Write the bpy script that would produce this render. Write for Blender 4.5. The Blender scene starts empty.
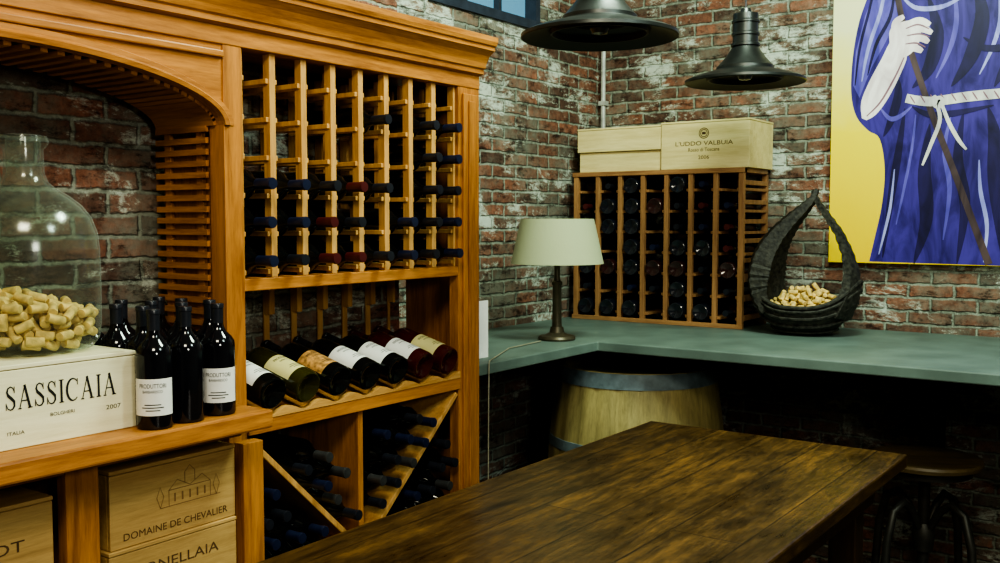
import bpy, math, random, bmesh
from mathutils import Vector, Matrix
random.seed(7)
C = bpy.context.scene.collection
D = bpy.data
rad = math.radians
try:
    bpy.context.scene.view_settings.look = 'AgX - High Contrast'
except Exception as ex:
    print(ex)

# ------------------------------------------------------------ materials
def nmat(name):
    m = D.materials.new(name); m.use_nodes = True
    nt = m.node_tree; b = nt.nodes['Principled BSDF']
    return m, nt, b

def N(nt, t, **kw):
    n = nt.nodes.new(t)
    for k, v in kw.items():
        if k.startswith('i_'):
            key = k[2:].replace('_', ' ')
            n.inputs[key].default_value = v
        else:
            setattr(n, k, v)
    return n

def ramp(nt, stops):
    r = nt.nodes.new('ShaderNodeValToRGB')
    e = r.color_ramp.elements
    while len(e) > 1: e.remove(e[-1])
    e[0].position = stops[0][0]; e[0].color = (*stops[0][1], 1)
    for p, c in stops[1:]:
        x = e.new(p); x.color = (*c, 1)
    return r

def plain(name, col, rough=.5, metal=0, var=.25, scale=25, bump=0.0, spec=.5, coat=0):
    m, nt, b = nmat(name)
    tc = N(nt, 'ShaderNodeTexCoord')
    no = N(nt, 'ShaderNodeTexNoise', i_Scale=scale, i_Detail=5)
    nt.links.new(tc.outputs['Object'], no.inputs['Vector'])
    c1 = tuple(c*(1-var) for c in col); c2 = tuple(min(1, c*(1+var)) for c in col)
    r = ramp(nt, [(.3, c1), (.7, c2)])
    nt.links.new(no.outputs['Fac'], r.inputs['Fac'])
    nt.links.new(r.outputs['Color'], b.inputs['Base Color'])
    b.inputs['Roughness'].default_value = rough
    b.inputs['Metallic'].default_value = metal
    b.inputs['Specular IOR Level'].default_value = spec
    b.inputs['Coat Weight'].default_value = coat
    if bump:
        bp = N(nt, 'ShaderNodeBump', i_Strength=bump, i_Distance=.004)
        nt.links.new(no.outputs['Fac'], bp.inputs['Height'])
        nt.links.new(bp.outputs['Normal'], b.inputs['Normal'])
    return m

def wood(name, c1, c2, axis='y', rough=.45, scale=1.0, coat=0.0, planks=None, spec=.5, mottle=False):
    m, nt, b = nmat(name)
    tc = N(nt, 'ShaderNodeTexCoord')
    mp = N(nt, 'ShaderNodeMapping')
    s = [14*scale]*3; s['xyz'.index(axis)] = 1.2*scale
    mp.inputs['Scale'].default_value = s
    nt.links.new(tc.outputs['Object'], mp.inputs['Vector'])
    n1 = N(nt, 'ShaderNodeTexNoise', i_Scale=2.2, i_Detail=8, i_Roughness=.65, i_Distortion=.6)
    nt.links.new(mp.outputs['Vector'], n1.inputs['Vector'])
    n2 = N(nt, 'ShaderNodeTexNoise', i_Scale=13, i_Detail=4, i_Roughness=.7)
    nt.links.new(mp.outputs['Vector'], n2.inputs['Vector'])
    mx = N(nt, 'ShaderNodeMath', operation='MULTIPLY_ADD')
    mx.inputs[1].default_value = .35
    nt.links.new(n2.outputs['Fac'], mx.inputs[0]); 
    m2 = N(nt, 'ShaderNodeMath', operation='MULTIPLY'); m2.inputs[1].default_value = .7
    nt.links.new(n1.outputs['Fac'], m2.inputs[0]); nt.links.new(m2.outputs[0], mx.inputs[2])
    r = ramp(nt, [(.36, c1), (.5, tuple((a+b_)/2 for a, b_ in zip(c1, c2))), (.66, c2)])
    nt.links.new(mx.outputs[0], r.inputs['Fac'])
    out = r.outputs['Color']; hsrc = mx.outputs[0]
    def mult(o1, o2):
        mm = N(nt, 'ShaderNodeMix', data_type='RGBA', blend_type='MULTIPLY')
        mm.inputs['Factor'].default_value = 1
        nt.links.new(o1, mm.inputs['A']); nt.links.new(o2, mm.inputs['B'])
        return mm.outputs['Result']
    if planks:
        sp = N(nt, 'ShaderNodeSeparateXYZ'); cb = N(nt, 'ShaderNodeCombineXYZ')
        nt.links.new(tc.outputs['Object'], sp.inputs[0])
        nt.links.new(sp.outputs['Y'], cb.inputs['X']); nt.links.new(sp.outputs['X'], cb.inputs['Y'])
        br = N(nt, 'ShaderNodeTexBrick', i_Scale=1.0)
        br.inputs['Brick Width'].default_value = 5; br.inputs['Row Height'].default_value = planks
        br.inputs['Mortar Size'].default_value = .0016
        br.inputs['Color1'].default_value = (1.1, 1.1, 1.1, 1); br.inputs['Color2'].default_value = (.75, .74, .72, 1)
        br.inputs['Mortar'].default_value = (.2, .18, .16, 1)
        nt.links.new(cb.outputs[0], br.inputs['Vector'])
        out = mult(out, br.outputs['Color'])
    b.inputs['Roughness'].default_value = rough
    if mottle:
        mo = N(nt, 'ShaderNodeTexNoise', i_Scale=5, i_Detail=12, i_Roughness=.82)
        mq = N(nt, 'ShaderNodeMapping'); mq.inputs['Scale'].default_value = (2.2, .65, 1)
        nt.links.new(tc.outputs['Object'], mq.inputs['Vector'])
        nt.links.new(mq.outputs['Vector'], mo.inputs['Vector'])
        r5 = ramp(nt, [(.36, (.34, .31, .27)), (.51, (1, 1, 1)), (.66, (2.0, 1.85, 1.35))])
        nt.links.new(mo.outputs['Fac'], r5.inputs['Fac'])
        out = mult(out, r5.outputs['Color'])
        r6 = ramp(nt, [(.35, (.26,)*3), (.7, (.50,)*3)])
        nt.links.new(mo.outputs['Fac'], r6.inputs['Fac']); nt.links.new(r6.outputs['Color'], b.inputs['Roughness'])
    nt.links.new(out, b.inputs['Base Color'])
    b.inputs['Coat Weight'].default_value = coat
    b.inputs['Coat Roughness'].default_value = .25
    b.inputs['Specular IOR Level'].default_value = spec
    bp = N(nt, 'ShaderNodeBump', i_Strength=.25, i_Distance=.003)
    nt.links.new(hsrc, bp.inputs['Height']); nt.links.new(bp.outputs['Normal'], b.inputs['Normal'])
    return m

def brick(name, hor='x', off=0):
    m, nt, b = nmat(name)
    L = nt.links.new
    tc = N(nt, 'ShaderNodeTexCoord')
    sp = N(nt, 'ShaderNodeSeparateXYZ'); cb = N(nt, 'ShaderNodeCombineXYZ')
    L(tc.outputs['Object'], sp.inputs[0])
    L(sp.outputs[hor.upper()], cb.inputs['X']); L(sp.outputs['Z'], cb.inputs['Y'])
    cb.inputs['Z'].default_value = off
    dn = N(nt, 'ShaderNodeTexNoise', i_Scale=15, i_Detail=6, i_Roughness=.75)
    L(cb.outputs[0], dn.inputs['Vector'])
    vm = N(nt, 'ShaderNodeVectorMath', operation='MULTIPLY_ADD')
    vm.inputs[1].default_value = (.030, .025, 0)
    L(dn.outputs['Color'], vm.inputs[0]); L(cb.outputs[0], vm.inputs[2])
    br = N(nt, 'ShaderNodeTexBrick', i_Scale=1.0)
    br.inputs['Brick Width'].default_value = .160; br.inputs['Row Height'].default_value = .0505
    br.inputs['Mortar Size'].default_value = .0078; br.inputs['Mortar Smooth'].default_value = .7
    br.inputs['Bias'].default_value = -.05
    br.inputs['Color1'].default_value = (.29, .125, .078, 1)
    br.inputs['Color2'].default_value = (.10, .060, .045, 1)
    br.inputs['Mortar'].default_value = (.30, .32, .26, 1)
    L(vm.outputs[0], br.inputs['Vector'])
    n2 = N(nt, 'ShaderNodeTexNoise', i_Scale=30, i_Detail=7, i_Roughness=.8)
    L(cb.outputs[0], n2.inputs['Vector'])
    r2 = ramp(nt, [(.32, (.36, .36, .36)), (.68, (1.5, 1.5, 1.48))])
    L(n2.outputs['Fac'], r2.inputs['Fac'])
    mu = N(nt, 'ShaderNodeMix', data_type='RGBA', blend_type='MULTIPLY'); mu.inputs['Factor'].default_value = 1
    L(br.outputs['Color'], mu.inputs['A']); L(r2.outputs['Color'], mu.inputs['B'])
    n4 = N(nt, 'ShaderNodeTexNoise', i_Scale=2.0, i_Detail=11, i_Roughness=.80)
    L(cb.outputs[0], n4.inputs['Vector'])
    r4 = ramp(nt, [(.45, (0, 0, 0)), (.60, (.62, .62, .62))]); L(n4.outputs['Fac'], r4.inputs['Fac'])
    mg = N(nt, 'ShaderNodeMix', data_type='RGBA')
    mg.inputs['B'].default_value = (.22, .25, .20, 1)
    L(r4.outputs['Color'], mg.inputs['Factor']); L(mu.outputs['Result'], mg.inputs['A'])
    n3 = N(nt, 'ShaderNodeTexNoise', i_Scale=3.6, i_Detail=12, i_Roughness=.82, i_Distortion=.3)
    mp = N(nt, 'ShaderNodeMapping'); mp.inputs['Scale'].default_value = (.9, 1.7, 1); mp.inputs['Location'].default_value = (3.3, 1.7, 0)
    L(cb.outputs[0], mp.inputs['Vector']); L(mp.outputs[0], n3.inputs['Vector'])
    r3 = ramp(nt, [(.53, (0, 0, 0)), (.585, (.9, .9, .9))]); L(n3.outputs['Fac'], r3.inputs['Fac'])
    mw = N(nt, 'ShaderNodeMix', data_type='RGBA')
    mw.inputs['B'].default_value = (.58, .64, .55, 1)
    L(r3.outputs['Color'], mw.inputs['Factor']); L(mg.outputs['Result'], mw.inputs['A'])
    n5 = N(nt, 'ShaderNodeTexNoise', i_Scale=11, i_Detail=8, i_Roughness=.8)
    mp5 = N(nt, 'ShaderNodeMapping'); mp5.inputs['Scale'].default_value = (1, 2, 1); mp5.inputs['Location'].default_value = (9, 4, 0)
    L(cb.outputs[0], mp5.inputs['Vector']); L(mp5.outputs[0], n5.inputs['Vector'])
    r5 = ramp(nt, [(.38, (.25, .23, .22)), (.48, (1, 1, 1))]); L(n5.outputs['Fac'], r5.inputs['Fac'])
    md = N(nt, 'ShaderNodeMix', data_type='RGBA', blend_type='MULTIPLY'); md.inputs['Factor'].default_value = 1
    L(mw.outputs['Result'], md.inputs['A']); L(r5.outputs['Color'], md.inputs['B'])
    L(md.outputs['Result'], b.inputs['Base Color'])
    b.inputs['Roughness'].default_value = .8
    b.inputs['Specular IOR Level'].default_value = .3
    ad = N(nt, 'ShaderNodeMath', operation='MULTIPLY_ADD'); ad.inputs[1].default_value = .6
    inv = N(nt, 'ShaderNodeMath', operation='SUBTRACT'); inv.inputs[0].default_value = 1
    L(br.outputs['Fac'], inv.inputs[1])
    L(n2.outputs['Fac'], ad.inputs[0]); L(inv.outputs[0], ad.inputs[2])
    bp = N(nt, 'ShaderNodeBump', i_Strength=.8, i_Distance=.010)
    L(ad.outputs[0], bp.inputs['Height']); L(bp.outputs['Normal'], b.inputs['Normal'])
    return m

OAK1, OAK2 = (.24, .085, .018), (.57, .25, .06)
oak = {a: wood('oak_'+a, OAK1, OAK2, a) for a in 'xyz'}
lite = {a: wood('light_oak_'+a, (.42, .20, .055), (.68, .40, .14), a) for a in 'xyz'}
red = {a: wood('tan_oak_'+a, (.24, .11, .05), (.46, .25, .11), a) for a in 'xyz'}
pine = {a: wood('pine_'+a, (.62, .50, .22), (.82, .70, .36), a, rough=.6) for a in 'xyz'}
pine2 = {a: wood('crate_pine_'+a, (.38, .23, .08), (.60, .39, .15), a, rough=.6) for a in 'xyz'}
pale = {a: wood('pale_pine_'+a, (.70, .66, .44), (.84, .81, .58), a, rough=.6) for a in 'xyz'}
tabletop = wood('table_walnut', (.022, .012, .004), (.135, .072, .022), 'y', planks=.149, coat=.12, mottle=True, scale=1.8)
tabledark = wood('table_walnut_legs', (.02, .01, .004), (.07, .035, .012), 'z', rough=.5)
floorw = wood('floor_boards', (.015, .010, .006), (.045, .03, .016), 'y', rough=.55, planks=.11)
shelfpaint = plain('painted_shelf_green_grey', (.13, .18, .155), .5, var=.22, scale=6)
panelpaint = plain('panel_dark_grey', (.022, .028, .022), .6, var=.25, scale=6)
glassdark = plain('dark_bottle_glass', (.005, .006, .006), .08, var=.2, spec=.6)
glassblue = plain('blackish_bottle_glass', (.006, .006, .009), .1, var=.2, spec=.6)
glassend = plain('bottle_glass_soft', (.010, .012, .020), .15, var=.3, spec=.9)
glassendr = plain('bottle_glass_maroon', (.035, .010, .010), .15, var=.3, spec=.9)
glassgold = plain('olive_bottle_glass', (.035, .032, .008), .12, var=.2, spec=.6)
glassred = plain('red_wine_glass', (.055, .008, .008), .1, var=.2, spec=.6)
capblack = plain('capsule_black', (.018, .020, .028), .3, var=.2)
capblue = plain('capsule_navy', (.014, .020, .052), .3, var=.2)
capred = plain('capsule_dark_red', (.085, .014, .014), .35, var=.2)
capsilver = plain('capsule_grey', (.09, .09, .09), .35, metal=.5)
paperw = plain('label_white', (.82, .82, .78), .6, var=.05)
papery = plain('label_cream', (.66, .60, .28), .6, var=.08)
papero = plain('label_ochre', (.45, .24, .08), .6, var=.6, scale=90)
ink = plain('ink_black', (.010, .010, .010), .7, var=.1)
inkbrown = plain('ink_brown', (.11, .06, .025), .7, var=.4, scale=90)
inkfaint = plain('ink_faint_brown', (.27, .155, .06), .7, var=.1)
corkm = plain('cork', (.66, .48, .17), .8, var=.35, scale=60, bump=.3)
galv = plain('pendant_steel', (.085, .09, .085), .38, metal=.85, var=.3, scale=14)
galvin = plain('pendant_inner', (.010, .010, .012), .45, metal=.3)
iron = plain('stool_iron', (.06, .056, .046), .5, metal=.6)
bronze = plain('lamp_bronze', (.10, .085, .055), .4, metal=.6)
hoopm = plain('barrel_hoop_steel', (.18, .24, .26), .6, metal=.15, var=.3)
barrelw = wood('barrel_oak', (.24, .20, .08), (.48, .40, .17), 'z', rough=.6)
barrelhead = wood('barrel_head_oak', (.18, .21, .18), (.32, .34, .27), 'x', rough=.6)  # bluish-grey light on the barrel top is put into this oak colour
winframe = plain('window_frame_dark', (.03, .04, .06), .5)
pipem = plain('conduit_grey', (.45, .46, .42), .4, metal=.2)
ceilm = plain('ceiling_plaster', (.30, .30, .25), .9)
cablem = plain('cable_ivory', (.30, .28, .2), .5)
wicker = plain('dark_wicker', (.032, .030, .022), .65, var=.8, scale=70, bump=1.0)

def clearglass():
    m, nt, b = nmat('clear_jug_glass')
    nt.nodes.remove(b)
    out = nt.nodes['Material Output']
    tr = N(nt, 'ShaderNodeBsdfTransparent'); tr.inputs[0].default_value = (.90, .93, .89, 1)
    gl = N(nt, 'ShaderNodeBsdfGlossy'); gl.inputs['Roughness'].default_value = .16
    gl.inputs[0].default_value = (.92, .96, .92, 1)
    df = N(nt, 'ShaderNodeBsdfDiffuse'); df.inputs[0].default_value = (.56, .62, .56, 1)
    g2 = N(nt, 'ShaderNodeMixShader'); g2.inputs[0].default_value = .5
    nt.links.new(gl.outputs[0], g2.inputs[1]); nt.links.new(df.outputs[0], g2.inputs[2])
    lw = N(nt, 'ShaderNodeLayerWeight', i_Blend=.35)
    r = ramp(nt, [(0, (.06, .06, .06)), (.4, (.09, .09, .09)), (.7, (.28, .28, .28)), (1, (.85, .85, .85))])
    nt.links.new(lw.outputs['Facing'], r.inputs['Fac'])
    mx = N(nt, 'ShaderNodeMixShader')
    nt.links.new(r.outputs['Color'], mx.inputs[0]); nt.links.new(tr.outputs[0], mx.inputs[1]); nt.links.new(g2.outputs[0], mx.inputs[2])
    nt.links.new(mx.outputs[0], out.inputs['Surface'])
    return m
jugglass = clearglass()

def shade_mat():
    m, nt, b = nmat('linen_lamp_shade')
    b.inputs['Base Color'].default_value = (.36, .39, .24, 1)
    b.inputs['Roughness'].default_value = .9
    b.inputs['Emission Color'].default_value = (.62, .70, .40, 1)
    b.inputs['Emission Strength'].default_value = .06
    tc = N(nt, 'ShaderNodeTexCoord'); no = N(nt, 'ShaderNodeTexNoise', i_Scale=150, i_Detail=2)
    nt.links.new(tc.outputs['Object'], no.inputs['Vector'])
    bp = N(nt, 'ShaderNodeBump', i_Strength=.2, i_Distance=.002)
    nt.links.new(no.outputs['Fac'], bp.inputs['Height']); nt.links.new(bp.outputs['Normal'], b.inputs['Normal'])
    return m
shadem = shade_mat()

# ------------------------------------------------------------ mesh builder
class MB:
    def __init__(s): s.v = []; s.f = []; s.m = []
    def add(s, vs, fs, mi=0):
        o = len(s.v); s.v += [tuple(v) for v in vs]
        for f in fs: s.f.append([i+o for i in f]); s.m.append(mi)
        return s
    def box(s, x0, x1, y0, y1, z0, z1, mi=0):
        vs = [(x0,y0,z0),(x1,y0,z0),(x1,y1,z0),(x0,y1,z0),(x0,y0,z1),(x1,y0,z1),(x1,y1,z1),(x0,y1,z1)]
        return s.add(vs, [(3,2,1,0),(4,5,6,7),(0,1,5,4),(1,2,6,5),(2,3,7,6),(3,0,4,7)], mi)
    def tbox(s, M, x0, x1, y0, y1, z0, z1, mi=0):
        o = len(s.v); s.box(x0,x1,y0,y1,z0,z1,mi)
        for i in range(o, len(s.v)): s.v[i] = tuple(M @ Vector(s.v[i]))
        return s
    def prism(s, poly, axis, a0, a1, mi=0):
        n = len(poly)
        def mk(p, a):
            return {'x': (a, p[0], p[1]), 'y': (p[0], a, p[1]), 'z': (p[0], p[1], a)}[axis]
        vs = [mk(p, a0) for p in poly] + [mk(p, a1) for p in poly]
        fs = [tuple(range(n))[::-1], tuple(range(n, 2*n))] + [(i, (i+1) % n, (i+1) % n+n, i+n) for i in range(n)]
        return s.add(vs, fs, mi)
    def lathe(s, prof, seg=32, mi=0, c=(0,0,0), a0=0, a1=2*math.pi, rf=None):
        full = abs(a1-a0-2*math.pi) < 1e-6
        na = seg if full else seg+1
        vs = []
        for r, z in prof:
            for k in range(na):
                a = a0+(a1-a0)*k/seg
                rr = r*(rf(k) if rf else 1)
                vs.append((c[0]+rr*math.cos(a), c[1]+rr*math.sin(a), c[2]+z))
        fs = []
        for j in range(len(prof)-1):
            for k in range(seg):
                k2 = (k+1) % na
                fs.append((j*na+k, j*na+k2, (j+1)*na+k2, (j+1)*na+k))
        return s.add(vs, fs, mi)
    def tube(s, pts, rr, seg=10, mi=0, closed=False):
        pts = [Vector(p) for p in pts]; n = len(pts)
        if not hasattr(rr, '__len__'): rr = [rr]*n
        T = []
        for i in range(n):
            if closed: t = pts[(i+1) % n]-pts[i-1]
            else: t = pts[min(i+1, n-1)]-pts[max(i-1, 0)]
            T.append(t.normalized())
        up = Vector((0,0,1)) if abs(T[0].z) < .9 else Vector((0,1,0))
        u = (up-T[0]*up.dot(T[0])).normalized()
        vs = []
        for i in range(n):
            u = (u-T[i]*u.dot(T[i])).normalized(); w = T[i].cross(u)
            for k in range(seg):
                a = 2*math.pi*k/seg
                vs.append(pts[i]+(u*math.cos(a)+w*math.sin(a))*rr[i])
        fs = []
        for i in range(n if closed else n-1):
            j = (i+1) % n
            for k in range(seg):
                k2 = (k+1) % seg
                fs.append((i*seg+k, i*seg+k2, j*seg+k2, j*seg+k))
        if not closed:
            fs.append(tuple(range(seg))[::-1]); fs.append(tuple((n-1)*seg+k for k in range(seg)))
        return s.add(vs, fs, mi)
    def mesh(s, name, mats, off=(0,0,0), smooth=False):
        me = D.meshes.new(name)
        me.from_pydata([(v[0]-off[0], v[1]-off[1], v[2]-off[2]) for v in s.v], [], s.f)
        for m in mats: me.materials.append(m)
        for p, mi in zip(me.polygons, s.m):
            p.material_index = mi
        me.validate()
        bm = bmesh.new(); bm.from_mesh(me)
        bmesh.ops.recalc_face_normals(bm, faces=bm.faces)
        bm.to_mesh(me); bm.free()
        if smooth:
            for p in me.polygons: p.use_smooth = True
            me.set_sharp_from_angle(angle=rad(40))
        return me

def bev(o, w=.002, seg=2):
    b = o.modifiers.new('bevel', 'BEVEL'); b.width = w; b.segments = seg; b.limit_method = 'ANGLE'

class Thing:
    def __init__(s, name, label, cat, loc=(0,0,0), rot=(0,0,0), group=None):
        s.o = D.objects.new(name, None); C.objects.link(s.o)
        s.o.empty_display_size = .05
        s.loc = loc; s.o.location = loc; s.o.rotation_euler = rot
        s.o['label'] = label; s.o['category'] = cat
        if group: s.o['group'] = group
    def part(s, name, mb, mats, bevel=0, smooth=False, world=False, label=None, parent=None):
        if not isinstance(mats, (list, tuple)): mats = [mats]
        me = mb if isinstance(mb, bpy.types.Mesh) else mb.mesh(name, mats, s.loc if world else (0,0,0), smooth)
        o = D.objects.new(name, me); C.objects.link(o); o.parent = parent or s.o
        if bevel: bev(o, bevel)
        if label: o['label'] = label
        return o

def single(name, label, cat, mb, mats, loc=(0,0,0), rot=(0,0,0), bevel=0, smooth=False, world=True, kind=None, group=None):
    if not isinstance(mats, (list, tuple)): mats = [mats]
    me = mb if isinstance(mb, bpy.types.Mesh) else mb.mesh(name, mats, loc if world else (0,0,0), smooth)
    o = D.objects.new(name, me); C.objects.link(o); o.location = loc; o.rotation_euler = rot
    o['label'] = label; o['category'] = cat
    if kind: o['kind'] = kind
    if group: o['group'] = group
    if bevel: bev(o, bevel)
    return o

def structure(name, mb, mat, label=None, bevel=0):
    me = mb.mesh(name, [mat] if not isinstance(mat, list) else mat)
    o = D.objects.new(name, me); C.objects.link(o); o['kind'] = 'structure'
    if label: o['label'] = label; o['category'] = name.split('_')[0]
    if bevel: bev(o, bevel)
    return o

def textgeo(txt, w, h):
    cu = D.curves.new('t', 'FONT'); cu.body = txt; cu.resolution_u = 3
    ob = D.objects.new('t', cu); C.objects.link(ob)
    bpy.context.view_layer.update()
    dg = bpy.context.evaluated_depsgraph_get()
    me = D.meshes.new_from_object(ob.evaluated_get(dg))
    vs = [(v.co.x, v.co.y) for v in me.vertices]; fs = [tuple(p.vertices) for p in me.polygons]
    D.objects.remove(ob); D.meshes.remove(me); D.curves.remove(cu)
    x0 = min(v[0] for v in vs); x1 = max(v[0] for v in vs); y0 = min(v[1] for v in vs); y1 = max(v[1] for v in vs)
    return [((x-(x0+x1)/2)/(x1-x0)*w, (y-(y0+y1)/2)/(y1-y0)*h) for x, y in vs], fs

def strokegeo(pts, widths):
    n = len(pts)
    if not hasattr(widths, '__len__'): widths = [widths]*n
    L = []; R = []
    for i in range(n):
        a = Vector(pts[max(i-1, 0)]); b = Vector(pts[min(i+1, n-1)])
        t = (b-a).normalized(); nn = Vector((-t.y, t.x)); p = Vector(pts[i]); w = widths[i]/2
        L.append(tuple(p+nn*w)); R.append(tuple(p-nn*w))
    return L+R, [(i, i+1, n+i+1, n+i) for i in range(n-1)]

def serif_word(word, gap=.06):
    vs = []; fs = []
    def st(pts, w, ox):
        a, f = strokegeo([(x+ox, y) for x, y in pts], w); o = len(vs)
        vs.extend(a); fs.extend([tuple(i+o for i in q) for q in f])
    ox = 0
    for ch in word:
        if ch == 'A':
            st([(.1,0),(.44,1)], .06, ox); st([(.42,1),(.74,0)], .15, ox); st([(.24,.34),(.6,.34)], .05, ox)
            st([(0,.02),(.22,.02)], .045, ox); st([(.6,.02),(.9,.02)], .045, ox); ox += .96
        elif ch == 'I':
            st([(.2,0),(.2,1)], .15, ox); st([(.04,.02),(.36,.02)], .045, ox); st([(.04,.98),(.36,.98)], .045, ox); ox += .46
        elif ch == 'C':
            ps = []; ws = []
            for k in range(17):
                a = rad(48+(312-48)*k/16); ps.append((.44+.4*math.cos(a), .5+.48*math.sin(a)))
                ws.append(.055+.10*max(0, -math.cos(a)))
            st(ps, ws, ox); st([(.74,.68),(.74,.97)], .055, ox); ox += .90
        elif ch == 'S':
            st([(.55,.78),(.48,.92),(.33,.98),(.18,.92),(.12,.77),(.18,.63),(.38,.49),(.54,.35),(.55,.17),(.44,.05),(.3,.02),(.15,.08),(.06,.25)],
               [.055,.055,.055,.08,.12,.145,.15,.145,.12,.08,.055,.055,.055], ox)
            st([(.56,.7),(.56,.98)], .05, ox); st([(.05,.02),(.05,.32)], .05, ox); ox += .70
        ox += gap
    return vs, fs, ox-.1-gap

def flat_x(mb, geo, x, y, z, mi=0, sx=1, sz=1):
    vs, fs = geo; mb.add([(x, y+a*sx, z+b*sz) for a, b in vs], fs, mi)
def flat_y(mb, geo, x, y, z, mi=0):
    vs, fs = geo; mb.add([(x+a, y, z+b) for a, b in vs], fs, mi)

# ------------------------------------------------------------ room
WX = .30
YE, XR, ZC = -5.6, 4.4, 3.2
brx, bry = brick('brick_back', 'x', 0), brick('brick_left', 'y', 5.3)
w = MB().box(-.2, XR, 0, .2, 0, ZC); structure('wall_back', w, brx, 'weathered brown brick wall with lime stains')
w = MB()
w.box(-.2, 0, -1.70, 0, 0, 2.26); w.box(-.2, 0, -1.70, -1.2, 2.26, ZC); w.box(-.2, 0, -.48, 0, 2.26, ZC)
w.box(-.2, 0, -1.2, -.48, 3.0, ZC); w.box(-.2, WX, YE, -1.70, 0, ZC)
structure('wall_left', w, bry, 'weathered brown brick wall with small high window')
structure('wall_right', MB().box(XR, XR+.1, YE, .2, 0, ZC), ceilm, 'plain plaster wall')
structure('wall_front', MB().box(-.2, XR, YE-.1, YE, 0, ZC), ceilm, 'plain plaster wall')
structure('floor', MB().box(-.2, XR, YE, .2, -.05, 0), floorw, 'dark wooden floor boards')
structure('ceiling', MB().box(-.2, XR+.1, YE-.1, .2, ZC, ZC+.05), ceilm, 'plain ceiling')
win = MB()
y0, y1, z0, z1 = -1.2, -.48, 2.26, 3.0
win.box(-.1, .012, y0, y1, z0, z0+.035); win.box(-.1, .0, y0, y1, z1-.035, z1)
win.box(-.1, .0, y0, y0+.03, z0, z1); win.box(-.1, .0, y1-.03, y1, z0, z1)
win.box(-.08, -.03, -.95, -.93, z0, z1); win.box(-.08, -.03, -.73, -.71, z0, z1); win.box(-.08, -.03, y0, y1, 2.6, 2.62)
m, nt, b = nmat('window_glass_daylight')
b.inputs['Base Color'].default_value = (.1, .2, .3, 1); b.inputs['Roughness'].default_value = .2
b.inputs['Emission Color'].default_value = (.15, .42, .62, 1); b.inputs['Emission Strength'].default_value = .35
win.box(-.065, -.055, y0, y1, z0, z1, 1)
structure('window_1', win, [winframe, m], 'small dark framed window with bluish panes')

# ------------------------------------------------------------ camera & light
cam = D.cameras.new('camera'); co = D.objects.new('camera', cam); C.objects.link(co)
co.location = (2.26, -3.92, 1.49); co.rotation_euler = (rad(90-3.55), 0, rad(35.6))
cam.sensor_width = 36; cam.lens = 35.64; cam.clip_start = .05
bpy.context.scene.camera = co
def area(name, loc, target, size, en, col):
    l = D.lights.new(name, 'AREA'); l.energy = en; l.color = col; l.size = size
    o = D.objects.new(name, l); C.objects.link(o); o.location = loc
    o.rotation_euler = (Vector(target)-Vector(loc)).to_track_quat('-Z', 'Y').to_euler()
    return o
area('ceiling_light', (1.5, -1.6, 3.1), (.7, -1.0, 0), .6, 50, (.82, 1, .82))
area('ceiling_light', (2.2, -4.0, 3.0), (.6, -2.6, 1.2), .6, 36, (1, .93, .72))
area('ceiling_light', (2.9, -2.2, 3.05), (1.0, -.1, 1.7), .6, 38, (.80, 1, .92))
area('niche_fill_light', (3.4, -3.7, 2.0), (.3, -2.9, 1.4), .4, 18, (1, .98, .86))  # unseen fill lamp, added to brighten the brick inside the niche
wd = D.worlds.new('world'); bpy.context.scene.world = wd; wd.use_nodes = True
wd.node_tree.nodes['Background'].inputs[0].default_value = (.25, .35, .45, 1)
wd.node_tree.nodes['Background'].inputs[1].default_value = .3

# ------------------------------------------------------------ bottles
def bottle_profile(r, H):
    k = H/.29
    return [(0, .012), (r*.35, .010), (r*.7, .002), (r*.88, 0), (r*.96, .0015), (r, .006), (r, .180*k), (r*.97, .192*k), (r*.80, .205*k), (r*.52, .217*k), (.0128, .23*k), (.0112, .242*k), (.0112, H-.008), (.0123, H-.007), (.0123, H), (0, H)]
def bottle_meshes(r=.036, H=.29, seg=24, glass=glassdark):
    k = H/.29
    body = MB().lathe(bottle_profile(r, H), seg).mesh('glass_body', [glass], smooth=True)
    caps = {}
    for nm, mt in (('black', capblack), ('blue', capblue), ('red', capred), ('silver', capsilver)):
        caps[nm] = MB().lathe([(.0119, .24*k), (.0121, H-.009), (.0131, H-.008), (.0131, H-.001), (.0123, H+.001), (0, H+.001)], 18).mesh('capsule', [mt], smooth=True)
    labs = {}
    for nm, mt in (('white', paperw), ('cream', papery), ('ochre', papero)):
        q = MB().lathe([(r+.0005, .035*k), (r+.0005, .125*k)], 16, 0, a0=rad(-72), a1=rad(72))
        def cyl(geo, zc):
            vs, fs = geo
            q.add([((r+.0009)*math.cos(a/r), (r+.0009)*math.sin(a/r), zc+b_) for a, b_ in vs], fs, 1)
        cyl(textgeo('PRODUTTORI', .05, .008), .108*k)
        cyl(textgeo('BARBARESCO', .036, .005), .094*k)
        for zz, ww in ((.062, .03), (.055, .04), (.048, .026)):
            cyl(strokegeo([(-ww/2+ww*i/6, 0) for i in range(7)], .0018), zz*k)
        labs[nm] = q.mesh('label', [mt, ink], smooth=True)
    return dict(body=body, caps=caps, labs=labs)
BM = bottle_meshes(); BC = bottle_meshes(.0335, .222, 28, glassblue); BD = bottle_meshes(.0385, .272, 32); BB = bottle_meshes(.0325, .262)
BG = bottle_meshes(.0385, .272, 32, glassgold); BR = bottle_meshes(.0385, .272, 32, glassred)
BE = bottle_meshes(.0335, .275, 24, glassend); BER = bottle_meshes(.0335, .275, 24, glassendr)
def bottle(K, loc, rot, cap='black', lab=None, label='dark wine bottle', group='wine bottles'):
    t = Thing('wine_bottle', label, 'bottle', loc, rot, group)
    t.part('glass_body', K['body'], [])
    t.part('capsule', K['caps'][cap], [])
    if lab: t.part('label', K['labs'][lab], [])
    return t
NX = (0, rad(90), 0)

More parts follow.
